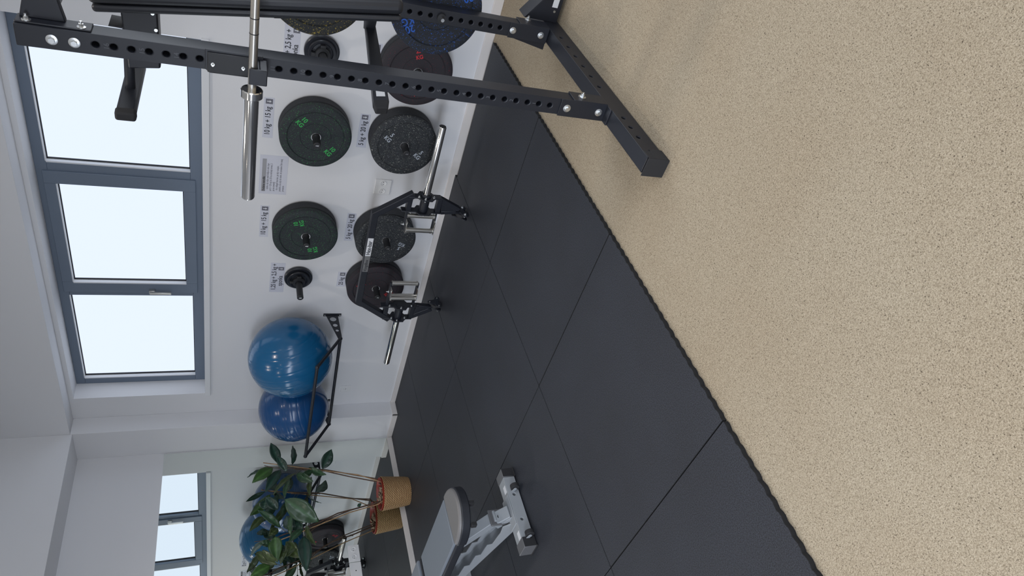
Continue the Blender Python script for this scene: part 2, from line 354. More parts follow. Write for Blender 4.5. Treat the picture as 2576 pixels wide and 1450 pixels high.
# invented ceiling downlights, unseen, added to light the room, each with its own lamp
SPOTS = ((2.5, .9, 40), (2.5, 2.6, 42), (2.5, 4.2, 22), (.5, .9, 6), (.5, 2.6, 30), (.5, 4.2, 60))
for k, (x, y, pw) in enumerate(SPOTS):
    t = thing('added_downlight', (x, y, 3.2), 'invented round white ceiling downlight, %s' % ('above the squat rack', 'above the middle of the rubber floor', 'near the corner with the balls', 'above the photographer', 'above the adjustable bench', 'near the left end of the mirror')[k], 'added lamp', 'added ceiling downlights')
    MB().lathe((x, y, 3.2), (0, 0, -1), [(0, .11), (.012, .11), (.016, .10), (.016, .082), (.004, .078), (0, .0)], 40).put('housing', M_sill, t)
    MB().lathe((x, y, 3.1945), (0, 0, -1), [(0, .0), (.0, .077), (.002, .077), (.002, 0)], 32).put('diffuser', M_addlamp, t)
    l = bpy.data.lights.new('added_beam', 'SPOT'); l.energy = pw; l.color = (1, .93, .84); l.spot_size = math.radians(128); l.spot_blend = .75; l.shadow_soft_size = .09
    o = bpy.data.objects.new('added_beam', l); COL.objects.link(o); o.location = (x, y, 3.17)

# ------------------------------------------------------------------ mirror
t = MB().box(1.0, 3.905, 5.592, YM, .052, 2.022).put('wall_mirror_glass', M_mirror, None, 0, False)
t.name = 'mirror'; tag(t, 'large frameless wall mirror behind the potted plant', 'mirror')

# ------------------------------------------------------------------ sockets
def socket_plate(name, face, label, kinds, wall, group=None):
    """wall 'x': plate on the window wall, 'y': plate on the mirror wall. face=(a0,a1,z0,z1)"""
    a0, a1, z0, z1 = face; am, zm = (a0+a1)/2, (z0+z1)/2
    if wall == 'x': base = XW; P = lambda d, a, z: Vector((base-d, a, z)); N = (-1, 0, 0)
    else: base = 5.592; P = lambda d, a, z: Vector((a, base-d, z)); N = (0, -1, 0)
    t = thing(name, P(0, am, z0), label, 'socket', group)
    b = MB(); p = [P(0, a0, z0), P(0, a1, z0), P(0, a1, z1), P(0, a0, z1)]; b.prism(p, Vector(N)*.009); b.put('cover_plate', M_sock, t, .002)
    for k, (da, kind) in enumerate(kinds):
        c = P(.009, am+da, zm)
        if kind == 'round':
            MB().lathe(c, N, [(0, .0), (.001, .018), (.0035, .0185), (.0045, .0205), (.0045, .0215), (-.002, .022)], 32).put('outlet', M_sock, t)
            b = MB()
            for s in (-1, 1):
                q = c+Vector(N)*.0012 + (Vector((0, s*.0095, 0)) if wall == 'x' else Vector((s*.0095, 0, 0))); b.cyl(q, q+Vector(N)*.0008, .0028, n=12)
            b.put('pin_hole', M_hole, t)
        else:
            MB().cyl(c, c+Vector(N)*.0012, .0045, n=16).put('jack_hole', M_hole, t)
    return t
socket_plate('wall_socket', (2.675, 2.80, .455, .570), 'white double wall socket between the two lower plate stacks near the chrome sleeve', [(-.034, 'round'), (.034, 'round')], 'x')
socket_plate('wall_socket', (4.965, 5.048, .462, .548), 'white single wall socket below the blue balls', [(0, 'round')], 'x')
socket_plate('wall_socket', (2.680, 2.828, .463, .558), 'white double socket mounted on the mirror beside the plant', [(-.034, 'round'), (.034, 'round')], 'y')
socket_plate('data_socket', (2.528, 2.673, .463, .558), 'white socket plate with one small hole on the mirror, left of the double socket', [(0, 'jack')], 'y')

# ------------------------------------------------------------------ wall notes
def note(y_l, y_r, z0, z1, label, lines, size, arrow=None, sx=.78, extra=None, name='paper_label', tilt=0):
    """y_l is the left edge as read (larger y)"""
    t = thing(name, (XW, (y_l+y_r)/2, z0), label, 'label', 'paper labels on the plate wall')
    MB().box(XW-.0012, XW, y_r, y_l, z0, z1).put('sheet', M_paper, t, smooth=False)
    for (s, yy, zz, al) in lines:
        text(s, size, (XW-.0014, yy, zz), (0, -1, 0), (0, 0, 1), M_ink, 'lettering', t, .0002, al, sx, .0006)
    if arrow:
        ya, za, w = arrow
        MB().box(XW-.0019, XW-.0013, ya-w/2, ya+w/2, za-w*.62, za+w*.62).put('arrow_box', M_inkg, t, smooth=False)
        b = MB(); x = XW-.0024; h = w*.4
        b.prism([Vector((x, ya-.08*w, za+h)), Vector((x, ya+.08*w, za+h)), Vector((x, ya+.08*w, za-.05*w)), Vector((x, ya+.24*w, za-.05*w)), Vector((x, ya, za-h)), Vector((x, ya-.24*w, za-.05*w)), Vector((x, ya-.08*w, za-.05*w))], (.0005, 0, 0))
        b.put('arrow', M_sticker, t, smooth=False)
    if extra: extra(t)
    return t
note(2.425, 2.140, 1.280, 1.343, '10 kg + 15 kg paper label beside the barbell end, next to the rack', [('10 kg + 15 kg', 2.405, 1.300, 'LEFT')], .047, (2.166, 1.311, .034))
note(3.245, 2.968, 1.270, 1.330, '10 kg + 15 kg paper label above the speckled green plate nearer the balls', [('10 kg + 15 kg', 3.228, 1.288, 'LEFT')], .047, (2.992, 1.299, .034))
note(3.790, 3.492, 1.130, 1.235, '1,25 kg + 2,5 kg + sponka paper label above the small plates nearest the balls', [('1,25 kg + 2,5 kg +', 3.768, 1.192, 'LEFT'), ('sponka', 3.725, 1.145, 'LEFT')], .047, (3.548, 1.158, .032))
note(3.722, 3.566, .664, .732, '25 kg paper label, single weight, left of the hex bar frame', [('25 kg', 3.705, .684, 'LEFT')], .047, (3.590, .696, .032))
note(2.432, 2.178, .676, .742, '5 kg + 20 kg paper label above the white speckled plates beside the rack upright', [('5 kg + 20 kg', 2.415, .697, 'LEFT')], .047, (2.202, .712, .034))
note(3.250, 2.992, .664, .728, '5 kg + 20 kg paper label above the plates behind the hex bar', [('5 kg + 20 kg', 3.233, .683, 'LEFT')], .047, (3.018, .697, .034))
note(1.965, 1.655, 1.158, 1.250, '1,25 kg + 2,5 kg + sponka paper label partly hidden behind the rack', [('1,25 kg + 2,5 kg +', 1.955, 1.210, 'LEFT'), ('sponka', 1.880, 1.168, 'LEFT')], .047, (1.690, 1.182, .030))
note(1.840, 1.690, .672, .738, '25 kg paper label mostly hidden behind the rack and black bench leg', [('25 kg', 1.828, .693, 'LEFT')], .047, (1.715, .705, .034))
def rules(t):
    MB().box(XW-.0018, XW-.0012, 2.585, 2.845, 1.306, 1.332).put('grey_band', mat('grey_highlight', (.36, .36, .38), .5), t, smooth=False)
    text('Dodatna navodila:', .021, (XW-.0022, 2.842, 1.312), (0, -1, 0), (0, 0, 1), M_ink, 'lettering', t, .0002, 'LEFT', .78, .0004)
    for k, s in enumerate(('- vedno daj težje uteži bližje k zidu (npr.', 'pri 5 + 20 naj bo 20 na notranji strani, 5', 'pa na zunanji)', '- ko odlagaš hex-bar, ga daj v stojalo', 'poskrbi, da stoji ob steni, da zavzame čim manj', 'prostora')):
        text(s, .0195, (XW-.0014, 2.840-(.004 if s[0] == '-' else 0), 1.289-k*.0205), (0, -1, 0), (0, 0, 1), M_inkg, 'lettering', t, .0002, 'LEFT', .70, .0002)
note(2.866, 2.556, 1.170, 1.348, 'larger white paper notice with small print between the two upper plate stacks', [], .02, None, extra=rules, name='paper_notice')

# ------------------------------------------------------------------ plates and pegs
SPK = {
 'green': speckle('crumb_green', (.022, .026, .032), [((.05, .36, .08), 150, .68), ((.08, .20, .14), 190, .70), ((.16, .2, .18), 260, .74)]),
 'white': speckle('crumb_white', (.022, .025, .030), [((.42, .42, .36), 120, .68), ((.30, .31, .33), 170, .70), ((.06, .16, .11), 200, .72)]),
 'red':   speckle('crumb_red', (.023, .021, .027), [((.17, .02, .035), 120, .685), ((.06, .02, .035), 180, .70)]),
 'yellow': speckle('crumb_yellow', (.024, .027, .029), [((.50, .38, .06), 120, .655), ((.2, .2, .1), 190, .72)]),
 'blue':  speckle('crumb_blue', (.018, .022, .030), [((.03, .14, .60), 120, .66), ((.12, .2, .35), 190, .72)]),
 'dark':  speckle('crumb_dark', (.024, .026, .031), [((.05, .06, .07), 150, .66)])}
INK = {'green': mat('green_paint', (.04, .42, .09), .5), 'white': mat('pale_paint', (.42, .46, .52), .5), 'red': mat('red_paint', (.55, .03, .04), .5), 'blue': mat('blue_paint', (.02, .12, .55), .5), 'yellow': mat('yellow_paint', (.6, .45, .05), .5)}
def bumper(c, th, col, label, txt=None, R=.225, texts=(), group='round bumper plates on the wall pegs', sz=.041):
    """c: centre of the face towards the room (-x); body extends th towards the wall"""
    x, y, z = c
    t = thing('bumper_plate', (x+th, y, z), label, 'weight plate', group)
    pr = [(0, .030), (0, .094), (.0022, .0955), (.0022, .0975), (0, .099), (0, .172), (.0028, .1738), (.0028, .1765), (-.003, .180), (-.003, R-.010), (.001, R-.004), (.006, R), (th-.006, R), (th-.001, R-.004), (th, R-.01), (th, .030)]
    MB().lathe(c, (1, 0, 0), pr, 96, close=True).put('rubber_disc', SPK[col], t)
    MB().lathe(c, (1, 0, 0), [(-.0025, .0262), (-.0025, .0315), (.001, .033), (th, .0325), (th, .0262)], 48, close=True).put('steel_hub', M_hub, t)
    for (dy, dz, rot) in texts:      # dy measured to the right as seen by the viewer
        a = math.radians(rot); X = Vector((0, -math.cos(a), math.sin(a))); Y = Vector((0, math.sin(a), math.cos(a)))
        p = Vector((x-.0005, y-dy, z+dz))
        for s, k in ((txt, .006), ('KG', -.034)):
            text(s, sz, p+Y*k, X, Y, INK[col], 'plate_lettering', t, .0006, 'CENTER', .92, .0010)
    return t
def peg(y, z, xe, label, r=.0235):
    t = thing('storage_peg', (XW, y, z), label, 'wall peg', 'black storage pegs on the plate wall')
    b = MB(); b.cyl((XW, y, z), (xe+.004, y, z), r, n=32); b.cyl((xe+.004, y, z), (xe, y, z), r, r-.004, n=32); b.put('post', M_blk2, t)
    b = MB(); b.box(XW-.006, XW, y-.04, y+.04, z-.05, z+.05); b.put('wall_flange', M_blk, t, .002)
    b = MB(); b.prism([Vector((xe-.0004, y-.006, z-.010)), Vector((xe-.0004, y+.004, z-.008)), Vector((xe-.0004, y+.002, z+.013)), Vector((xe-.0004, y-.004, z+.008))], (.0004, 0, 0)); b.put('end_highlight', M_hub, t, smooth=False)  # pale patch painted as the highlight on the peg end
XF = XW-.007
def stack(y, z, th1, col1, lab1, th2=0, lab2='', txt='', texts=(), pegend=3.84, plabel='', **k):
    if th2: bumper((XF-th2, y, z), th2-.001, 'dark', lab2)
    bumper((XF-th2-th1, y, z), th1-.006, col1, lab1, txt, texts=texts, **k)
    peg(y, z, pegend, plabel)
stack(2.311, 1.027, .050, 'green', 'green speckled 10 kg plate next to the rack, upper row', .075, 'thick dark 15 kg plate behind the green speckled one next to the rack', '10', ((.100, .092, 228), (-.093, -.098, 228)), 3.842, 'black wall peg through the upper green speckled plate next to the rack')
stack(3.128, 1.023, .050, 'green', 'green speckled 10 kg plate nearer the balls, upper row', .070, 'thick dark 15 kg plate behind the green speckled one nearer the balls', '10', ((.112, .056, 14), (-.122, -.058, 14)), 3.842, 'black wall peg through the upper green speckled plate nearer the balls')
stack(2.311, .452, .032, 'white', 'white speckled 5 kg plate next to the rack, lower row', .098, 'thick dark 20 kg plate behind the white speckled one next to the rack', '5', ((.058, .106, 232), (-.054, -.112, 232)), 3.842, 'black wall peg through the lower white speckled plate next to the rack')
stack(3.125, .447, .032, 'white', 'white speckled 5 kg plate behind the hex bar', .100, 'thick dark 20 kg plate behind the white speckled one at the hex bar', '5', ((-.052, -.116, 68),), 3.842, 'black wall peg through the lower white speckled plate behind the hex bar')
stack(3.622, .447, .062, 'red', 'outer red speckled 25 kg plate at the left of the hex bar', .062, 'inner dark 25 kg plate on the peg at the left of the hex bar', '25', ((.035, .125, 40), (-.050, -.105, 40)), 3.842, 'black wall peg through the red speckled plate left of the hex bar', sz=.035)
stack(1.785, .459, .062, 'red', 'outer red speckled 25 kg plate behind the squat rack', .060, 'inner dark 25 kg plate behind the squat rack', '25', ((.122, .015, -70), (-.122, -.015, -70)), 3.842, 'black wall peg through the red speckled plate behind the rack', sz=.035)
def small_stack(y, z, lab, plab, clip=True):
    for k, (R, th, x1, nm) in enumerate(((.104, .026, XF, '2,5 kg'), (.083, .022, XF-.027, '1,25 kg'))):
        t = thing('small_plate', (x1, y, z), lab[k], 'weight plate', 'small plates on the wall pegs'); x0 = x1-th
        pr = [(0, .026), (0, .040), (.005, .043), (.006, R*.72), (0, R*.78), (-.001, R*.95), (.003, R), (th-.004, R), (th, R*.96), (th, .026)]
        MB().lathe((x0, y, z), (1, 0, 0), pr, 64, close=True).put('disc', mat('black_enamel_%d' % k, (.016, .018, .024), .30), t)
        b = MB()
        for q in range(3):
            a0 = math.radians(90+120*q)
            for s in (-.30, .30):
                a = a0+s; v = Vector((0, math.cos(a), math.sin(a))); w = Vector((0, -math.sin(a), math.cos(a))); c = Vector((x0+.001, y, z))
                b.hexa([c+v*.042-w*.004, c+v*.042+w*.004, c+v*R*.74+w*.003, c+v*R*.74-w*.003], [p+Vector((.006, 0, 0)) for p in (c+v*.042-w*.004, c+v*.042+w*.004, c+v*R*.74+w*.003, c+v*R*.74-w*.003)])
        b.put('raised_rib', M_blk2, t, smooth=False)
    if clip:
        t = thing('barbell_collar', (XF-.05, y, z-.04), lab[2], 'collar clip', 'collar clips on the small plate pegs'); x1 = XF-.052
        MB().lathe((x1-.028, y, z), (1, 0, 0), [(0, .0262), (0, .043), (.003, .045), (.025, .045), (.028, .043), (.028, .0262)], 40, close=True).put('ring', M_blk2, t)
        MB().box(x1-.024, x1-.004, y-.010, y+.012, z+.040, z+.066).put('latch', M_blk2, t, .003)
        MB().box(x1-.023, x1-.005, y-.058, y-.040, z-.016, z+.016).put('latch_hinge', M_blk2, t, .003)
    peg(y, z, 3.83, plab)
small_stack(3.620, 1.030, ('larger small black plate at the wall nearest the blue balls', 'smaller black plate in front on the peg nearest the blue balls', 'black collar clip on the small plate peg nearest the blue balls'), 'long bare black wall peg holding the small plates nearest the balls')
small_stack(1.785, 1.032, ('larger small black plate at the wall behind the rack', 'smaller black plate in front on the peg behind the rack', 'black collar clip on the small plate peg behind the rack'), 'black wall peg holding the small plates behind the rack')

# ------------------------------------------------------------------ squat rack
YC, TW = 1.121, .035; FX0, RX0 = 2.35, 3.12; Z0 = -.020
rack = thing('squat_rack', (2.75, YC, Z0), 'tall black power rack standing on the beige carpet with drilled uprights', 'squat rack')
DY = 2*(.53-YC)          # far frame on the other side of the bar
def bolt(p, n, parent, r=.0165, nut=False):
    p, n = Vector(p), Vector(n).normalized(); b = MB()
    b.lathe(p, n, [(0, 0), (0, r), (.002, r), (.0028, r*.85), (.0028, 0)], 28)
    q = n.to_track_quat('Z', 'Y'); h = .009; R = r*.56
    hexp = [p+n*.0028+q @ Vector((R*math.cos(math.pi/3*i), R*math.sin(math.pi/3*i), 0)) for i in range(6)]
    b.prism(hexp, n*h)
    if nut: b.cyl(p+n*(.0028+h), p+n*(.0028+h+.008), r*.30, n=14)
    return b.put('bolt', M_zinc, parent)
def upright(x0, yc, z0, z1, holes, front=True):
    o = MB().box(x0, x0+.07, yc-TW, yc+TW, z0, z1).put('upright', M_blk, rack, 0, False)
    c = MB()
    for z in holes: c.cyl((x0-.01, yc, z), (x0+.045, yc, z), .0105, n=20)
    o2 = cut(o, c); b = o2.modifiers.new('bevel', 'BEVEL'); b.width = .004; b.segments = 2; b.limit_method = 'ANGLE'; b.angle_limit = math.radians(80)
    b.vertex_group = ''
    return o
hf = [1.939-.05015*k for k in range(34)]
up_f = upright(FX0, YC, .07, 2.152, [z for z in hf if .30 < z < 1.95])
for k in range(1, 17):
    z = .405+.1003*(k-1)
    if 1.43 < z < 1.65: continue
    text(str(k), .022, (FX0-.0004, YC, z-.008), (0, -1, 0), (0, 0, 1), M_num, 'upright_number', up_f, .0002, 'CENTER', 1, 0)
hr = [.732+.05*k for k in range(-8, 28)]
up_r = upright(RX0, YC, .07, 2.152, [z for z in hr if .31 < z and abs(z-.632) > .02])
foot = MB().box(1.945, 3.42, YC-TW, YC+TW, Z0+.004, .072).put('base_rail', M_blk, rack, 0, False)
c = MB()
for x in (2.10, 2.177, 2.252, 2.525, 2.626, 2.726, 2.829, 2.931, 3.036): c.cyl((x, YC-.05, .040), (x, YC-.005, .040), .0095, n=16)
cut(foot, c); bv = foot.modifiers.new('b', 'BEVEL'); bv.width = .004; bv.segments = 2; bv.limit_method = 'ANGLE'; bv.angle_limit = math.radians(80)
b = MB(); b.box(1.930, 1.936, YC-.039, YC+.039, Z0, .076); b.box(1.936, 2.005, YC-.039, YC-.0355, Z0, .040); b.box(1.936, 2.005, YC+.0355, YC+.039, Z0, .040); b.box(1.936, 2.005, YC-.039, YC+.039, Z0, Z0+.0035)
b.box(1.936, 1.99, YC-.039, YC-.0355, .040, .072)
b.put('end_cap', M_rub, rack, .0015)
b = MB(); b.box(3.42, 3.426, YC-.039, YC+.039, Z0, .076); b.put('end_cap', M_rub, rack, .0015)
# lower front bracket
b = MB(); b.box(FX0-.006, FX0, YC-.038, YC+.038, .076, .290); b.box(FX0-.006, FX0+.07, YC-.041, YC-.035, .076, .235); b.box(FX0-.045, FX0, YC-.036, YC+.036, .072, .078); b.put('bracket', M_blk, rack, .0015)
for z in (.257, .107): bolt((FX0-.006, YC, z), (-1, 0, 0), rack)
bolt((FX0+.032, YC-.041, .186), (0, -1, 0), rack, nut=True)
# lower rear bracket with gusset
b = MB(); b.box(RX0-.006, RX0, YC-.038, YC+.038, .076, .285)
b.prism([Vector((RX0+.005, YC+.035, .285)), Vector((RX0+.005, YC+.035, .074)), Vector((RX0+.005, YC+.075, .074))], (.055, 0, 0)); b.box(RX0-.006, RX0+.076, YC-.041, YC-.035, .076, .235); b.put('bracket', M_blk, rack, .0015)
for z in (.265, .114): bolt((RX0-.006, YC, z), (-1, 0, 0), rack)
bolt((RX0+.06, YC-.041, .176), (0, -1, 0), rack, nut=True)
# rear lower crossmember
b = MB(); b.box(3.235, 3.305, YC+DY+.04, YC-.045, .000, .070); b.put('lower_crossmember', M_blk, rack, .004)
b = MB(); b.prism([Vector((3.225, YC-.036, .175)), Vector((3.225, YC-.036, .0)), Vector((3.225, YC-.20, .0)), Vector((3.225, YC-.20, .06))], (.006, 0, 0)); b.prism([Vector((3.315, YC-.036, .175)), Vector((3.315, YC-.036, .0)), Vector((3.315, YC-.20, .0)), Vector((3.315, YC-.20, .06))], (.006, 0, 0))
b.hexa([Vector((3.225, YC-.036, .180)), Vector((3.321, YC-.036, .180)), Vector((3.321, YC-.036, .174)), Vector((3.225, YC-.036, .174))], [Vector((3.225, YC-.20, .066)), Vector((3.321, YC-.20, .066)), Vector((3.321, YC-.20, .060)), Vector((3.225, YC-.20, .060))])
b.put('crossmember_gusset', M_blk, rack, .001)
bolt((3.235, YC-.09, .030), (-1, 0, 0), rack, r=.012)
b = MB(); b.box(3.2235, 3.2245, YC-.19, YC-.11, .02, .05); b.put('warning_sticker', M_sticker, rack, smooth=False)
# upper crossmember flange and tapered arm
fy = YC-TW
b = MB(); b.box(FX0+.008, FX0+.066, fy-.006, fy, 1.948, 2.150); b.put('top_flange', M_blk, rack, .004)
b = MB(); b.hexa([Vector((FX0+x_, fy-.006, z_)) for x_, z_ in ((.040, 2.142), (.066, 2.142), (.066, 2.020), (.040, 2.020))], [Vector((FX0+x_, fy-.15, z_)) for x_, z_ in ((.040, 2.105), (.066, 2.105), (.066, 2.050), (.040, 2.050))])
b.put('crossmember_arm', M_blk, rack, .003)
b = MB(); b.cyl((FX0+.050, fy-.14, 2.078), (FX0+.050, YC+DY+.18, 2.078), .019); b.put('pull_up_bar', M_blk, rack)
b = MB(); b.box(FX0+.07, RX0, YC-.03, YC+.03, 2.085, 2.145); b.put('top_rail', M_blk, rack, .003)
for z in (2.120, 1.976): bolt((FX0+.024, fy-.006, z), (0, -1, 0), rack, r=.013, nut=True)
for z in (2.056, 1.996): bolt((FX0, YC+.002, z), (-1, 0, 0), rack, r=.0165)
# storage peg pins on the rear upright
for z in (.632, 1.19):
    b = MB(); b.cyl((RX0+.07, YC, z), (RX0+.30, YC, z), .0235, n=28); b.box(RX0+.07, RX0+.078, YC-.033, YC+.033, z-.06, z+.06); b.put('plate_storage_peg', M_blk2, rack)
b = MB(); b.cyl((RX0-.002, YC, .632), (RX0-.016, YC, .632), .0205, n=28); b.put('pin_knob', M_blk2, rack); 
b = MB(); b.cyl((RX0-.016, YC, .632), (RX0-.040, YC, .632), .0085, n=16); b.put('pin_tip', M_chrome, rack)
# other frame of the rack (out of the photo but part of the same thing)
b = MB(); y2 = YC+DY
b.box(1.945, 3.42, y2-TW, y2+TW, Z0, .072); b.box(FX0, FX0+.07, y2-TW, y2+TW, .072, 2.152); b.box(RX0, RX0+.07, y2-TW, y2+TW, .072, 2.152); b.box(FX0+.07, RX0, y2-.03, y2+.03, 2.085, 2.145); b.put('far_side_frame', M_blk, rack, .003)

# J cup on the front upright, its mirror on the far frame
def jcup(yc, lab):
    t = thing('j_cup', (FX0, yc, 1.43), lab, 'j cup', 'j cups carrying the barbell')
    sy = 1 if yc > .5 else -1
    b = MB(); b.prism([Vector((FX0-.0085, yc-.040, z)) for z in (1.44, 1.622)]+[Vector((FX0-.0085, yc+.030, 1.622)), Vector((FX0-.0085, yc+.042, 1.608)), Vector((FX0-.0085, yc+.042, 1.44))], (.008, 0, 0)); b.put('back_plate', M_blk, t, .002)
    b = MB(); b.box(FX0-.016, FX0-.0085, yc-.034, yc+.037, 1.475, 1.615); b.put('wear_liner', M_blk2, t, .003)
    b = MB(); b.box(FX0-.088, FX0-.0085, yc-.030, yc+.026, 1.428, 1.452); b.box(FX0-.092, FX0-.082, yc-.030, yc+.026, 1.428, 1.486); b.box(FX0-.082, FX0-.0085, yc-.028, yc+.024, 1.452, 1.4600); b.put('hook', M_blk, t, .003)
    for z in (1.598, 1.503): bolt((FX0-.016, yc+.006, z), (-1, 0, 0), t, r=.0065)
    b = MB(); b.cyl((FX0-.009, yc-.010, 1.455), (FX0-.030, yc-.010, 1.455), .014, n=20); b.put('locking_pin', M_blk, t)
jcup(YC, 'black j cup hook on the front rack upright under the barbell')
jcup(y2, 'black j cup hook on the rack side frame nearer the photographer')

# barbell
BX, BZ = 2.284, 1.4745; bar = thing('barbell', (BX, .53, 1.46), 'long chrome barbell resting on the rack hooks', 'barbell')
b = MB(); b.cyl((BX, -.13, BZ), (BX, 1.19, BZ), .0142, n=40); b.put('shaft', M_chromeb, bar)
for y in (.926, .977, .134, .083): MB().lathe((BX, y-.0015, BZ), (0, 1, 0), [(0, .0138), (0, .0149), (.003, .0149), (.003, .0138)], 32, close=True).put('ring_mark', M_blk2, bar)
for s in (1, -1):
    Y = lambda v: .53+s*(v-.53)
    MB().lathe((BX, Y(1.174), BZ), (0, s, 0), [(0, .0145), (0, .033), (.003, .0362), (.027, .0362), (.030, .033), (.030, .0145)], 56, close=True).put('collar', M_chrome, bar)
    MB().lathe((BX, Y(1.203), BZ), (0, s, 0), [(0, .0245), (.418, .0245), (.423, .022), (.425, .018), (.423, 0)], 56).put('sleeve', M_chrome, bar)

# plates on the rack storage pegs
bumper((3.215, 1.124, .631), .088, 'blue', 'blue speckled 20 kg plate on the rack storage peg', '20', texts=((-.094, .122, 117), (.10, -.13, 117)), group='plates stored on the rack', sz=.05)
bumper((3.2, 1.112, 1.190), .068, 'yellow', 'yellow speckled plate on the upper rack storage peg', '15', texts=((.11, .0, 0),), group='plates stored on the rack', sz=.05)

# ------------------------------------------------------------------ black bench stored upright on the rack
bt = thing('weight_bench', (2.72, 1.02, .85), 'black padded bench stored upright inside the rack', 'weight bench')
LEAN = math.radians(7.8)
P0 = Vector((2.70, 1.112, 1.975)); ax = Vector((0, math.sin(LEAN), math.cos(LEAN))); ay = Vector((0, math.cos(LEAN), -math.sin(LEAN)))
def BP(x, d, l): return Vector((x, 0, 0)) + Vector((0, P0.y, P0.z)) + ay*d + ax*l     # d out of the pad underside (+), l along the bench from top (-)
def bbox(x0, x1, d0, d1, l0, l1, name, m, bev):
    b = MB(); b.hexa([BP(x0, d0, l0), BP(x1, d0, l0), BP(x1, d1, l0), BP(x0, d1, l0)], [BP(x0, d0, l1), BP(x1, d0, l1), BP(x1, d1, l1), BP(x0, d1, l1)]); return b.put(name, m, bt, bev, seg=4)
bbox(2.56, 2.84, -.085, -.028, -1.05, .005, 'pad', M_vinyl, .022)
bbox(2.566, 2.834, -.027, 0, -1.045, -.002, 'pad_base', M_vinyl, .012)
bbox(2.66, 2.74, 0, .012, -1.0, -.10, 'spine', M_blk, .004)
b = MB(); b.hexa([BP(2.655, .0, -.072), BP(2.745, .0, -.072), BP(2.745, .0, -.192), BP(2.655, .0, -.192)], [BP(2.655, .24, -.052), BP(2.745, .24, -.052), BP(2.745, .24, -.160), BP(2.655, .24, -.160)]); b.put('leg_box', M_blk, bt, .006)
g0 = FX(273, 62, 2.66); g1 = FX(388, 83, 2.66); gx = Vector((.09, 0, 0)); gt = Vector((0, .006, .002))
b = MB(); b.hexa([g0, g0+gx, g0+gx+gt, g0+gt], [g1, g1+gx, g1+gx+gt, g1+gt]); b.put('gusset_plate', M_blk, bt, .001)
for l in (.03, .09, .15): 
    b = MB(); p = BP(2.655, l, -.172); b.cyl(p, p+Vector((-.006, 0, 0)), .006, n=14); b.put('bolt', M_zinc, bt)
b = MB(); b.tube([Vector((2.70, 1.12, 1.884)), Vector((2.70, 1.45, 1.896))], .0185, 20); b.put('front_stem', M_blk, bt)
b = MB(); b.hexa([Vector((2.505, 1.475, 1.927)), Vector((2.505, 1.44, 1.927)), Vector((2.505, 1.44, 1.862)), Vector((2.505, 1.475, 1.862))], [Vector((2.92, 1.475, 1.925)), Vector((2.92, 1.44, 1.925)), Vector((2.92, 1.44, 1.860)), Vector((2.92, 1.475, 1.860))]); b.put('front_foot', M_blk, bt, .010, seg=4)
b = MB(); b.hexa([Vector((2.498, 1.4755, 1.929)), Vector((2.498, 1.4385, 1.929)), Vector((2.498, 1.4385, 1.860)), Vector((2.498, 1.4755, 1.860))], [Vector((2.54, 1.4765, 1.930)), Vector((2.54, 1.4385, 1.930)), Vector((2.54, 1.4385, 1.859)), Vector((2.54, 1.4765, 1.859))]); b.put('foot_cap', M_rub, bt, .010, seg=4)
# lower leg with a printed sticker and rubber tip
a_far = FX(928, 50, 3.02); a_near = FX(958, 262, 2.66); up_ = Vector((.1, .05, 1))
b = MB(); b.beam(a_far, a_near, .05, .040, up_, .05, .066); b.put('rear_leg', M_blk, bt, .004)
dv = (a_near-a_far).normalized(); sd = dv.cross(up_).normalized(); uu = sd.cross(dv)
b = MB(); b.beam(a_near-dv*.004, a_near+dv*.035, .058, .068, up_, .052, .05); b.put('rubber_foot', M_rub, bt, .006, seg=3)
nrm = sd if sd.x < 0 else -sd
q0 = a_near-dv*.115+nrm*.0255; q1 = a_near-dv*.022+nrm*.0255
b = MB(); b.hexa([q0+uu*.017, q0-uu*.017, q0-uu*.017+nrm*.0006, q0+uu*.017+nrm*.0006], [q1+uu*.019, q1-uu*.019, q1-uu*.019+nrm*.0006, q1+uu*.019+nrm*.0006]); b.put('sticker', M_sticker, bt, smooth=False)
b = MB(); b.beam(BP(2.70, .0, -.95), a_far+dv*.02, .05, .05, up_); b.put('leg_bracket', M_blk, bt, .004)
bbox(2.68, 3.12, .01, .045, -.62, -.58, 'hanger', M_blk, .003)

# ------------------------------------------------------------------ hex bar
HX = 3.65; hx = thing('hex_bar', (HX, 3.07, 0), 'black hex bar standing on its feet with chrome sleeves and handles', 'hex bar')
HYC = 3.068
pts = [Vector(p) for p in ((2.490, .405), (2.668, .640), (3.468, .640), (3.655, .385))]; L0, L1 = [], []
for k, p in enumerate(pts):
    a = (pts[k]-pts[k-1]).normalized() if k else (pts[1]-pts[0]).normalized(); c_ = (pts[k+1]-pts[k]).normalized() if k < 3 else a
    n_ = Vector((-(a+c_).y, (a+c_).x)).normalized(); n_ /= n_.dot(Vector((-a.y, a.x))); L0.append(p+n_*.0225); L1.append(p-n_*.0225)
b = MB(); rr = [[Vector((HX-.0225, q[0].x, q[0].y)), Vector((HX+.0225, q[0].x, q[0].y)), Vector((HX+.0225, q[1].x, q[1].y)), Vector((HX-.0225, q[1].x, q[1].y))] for q in zip(L0, L1)]
b.rings(rr); b.put('frame', M_blk, hx, .004)
def vb(b, y, z0, z1, w=.045): b.beam((HX, y, z0), (HX, y, z1), w, .045, (1, 0, 0))
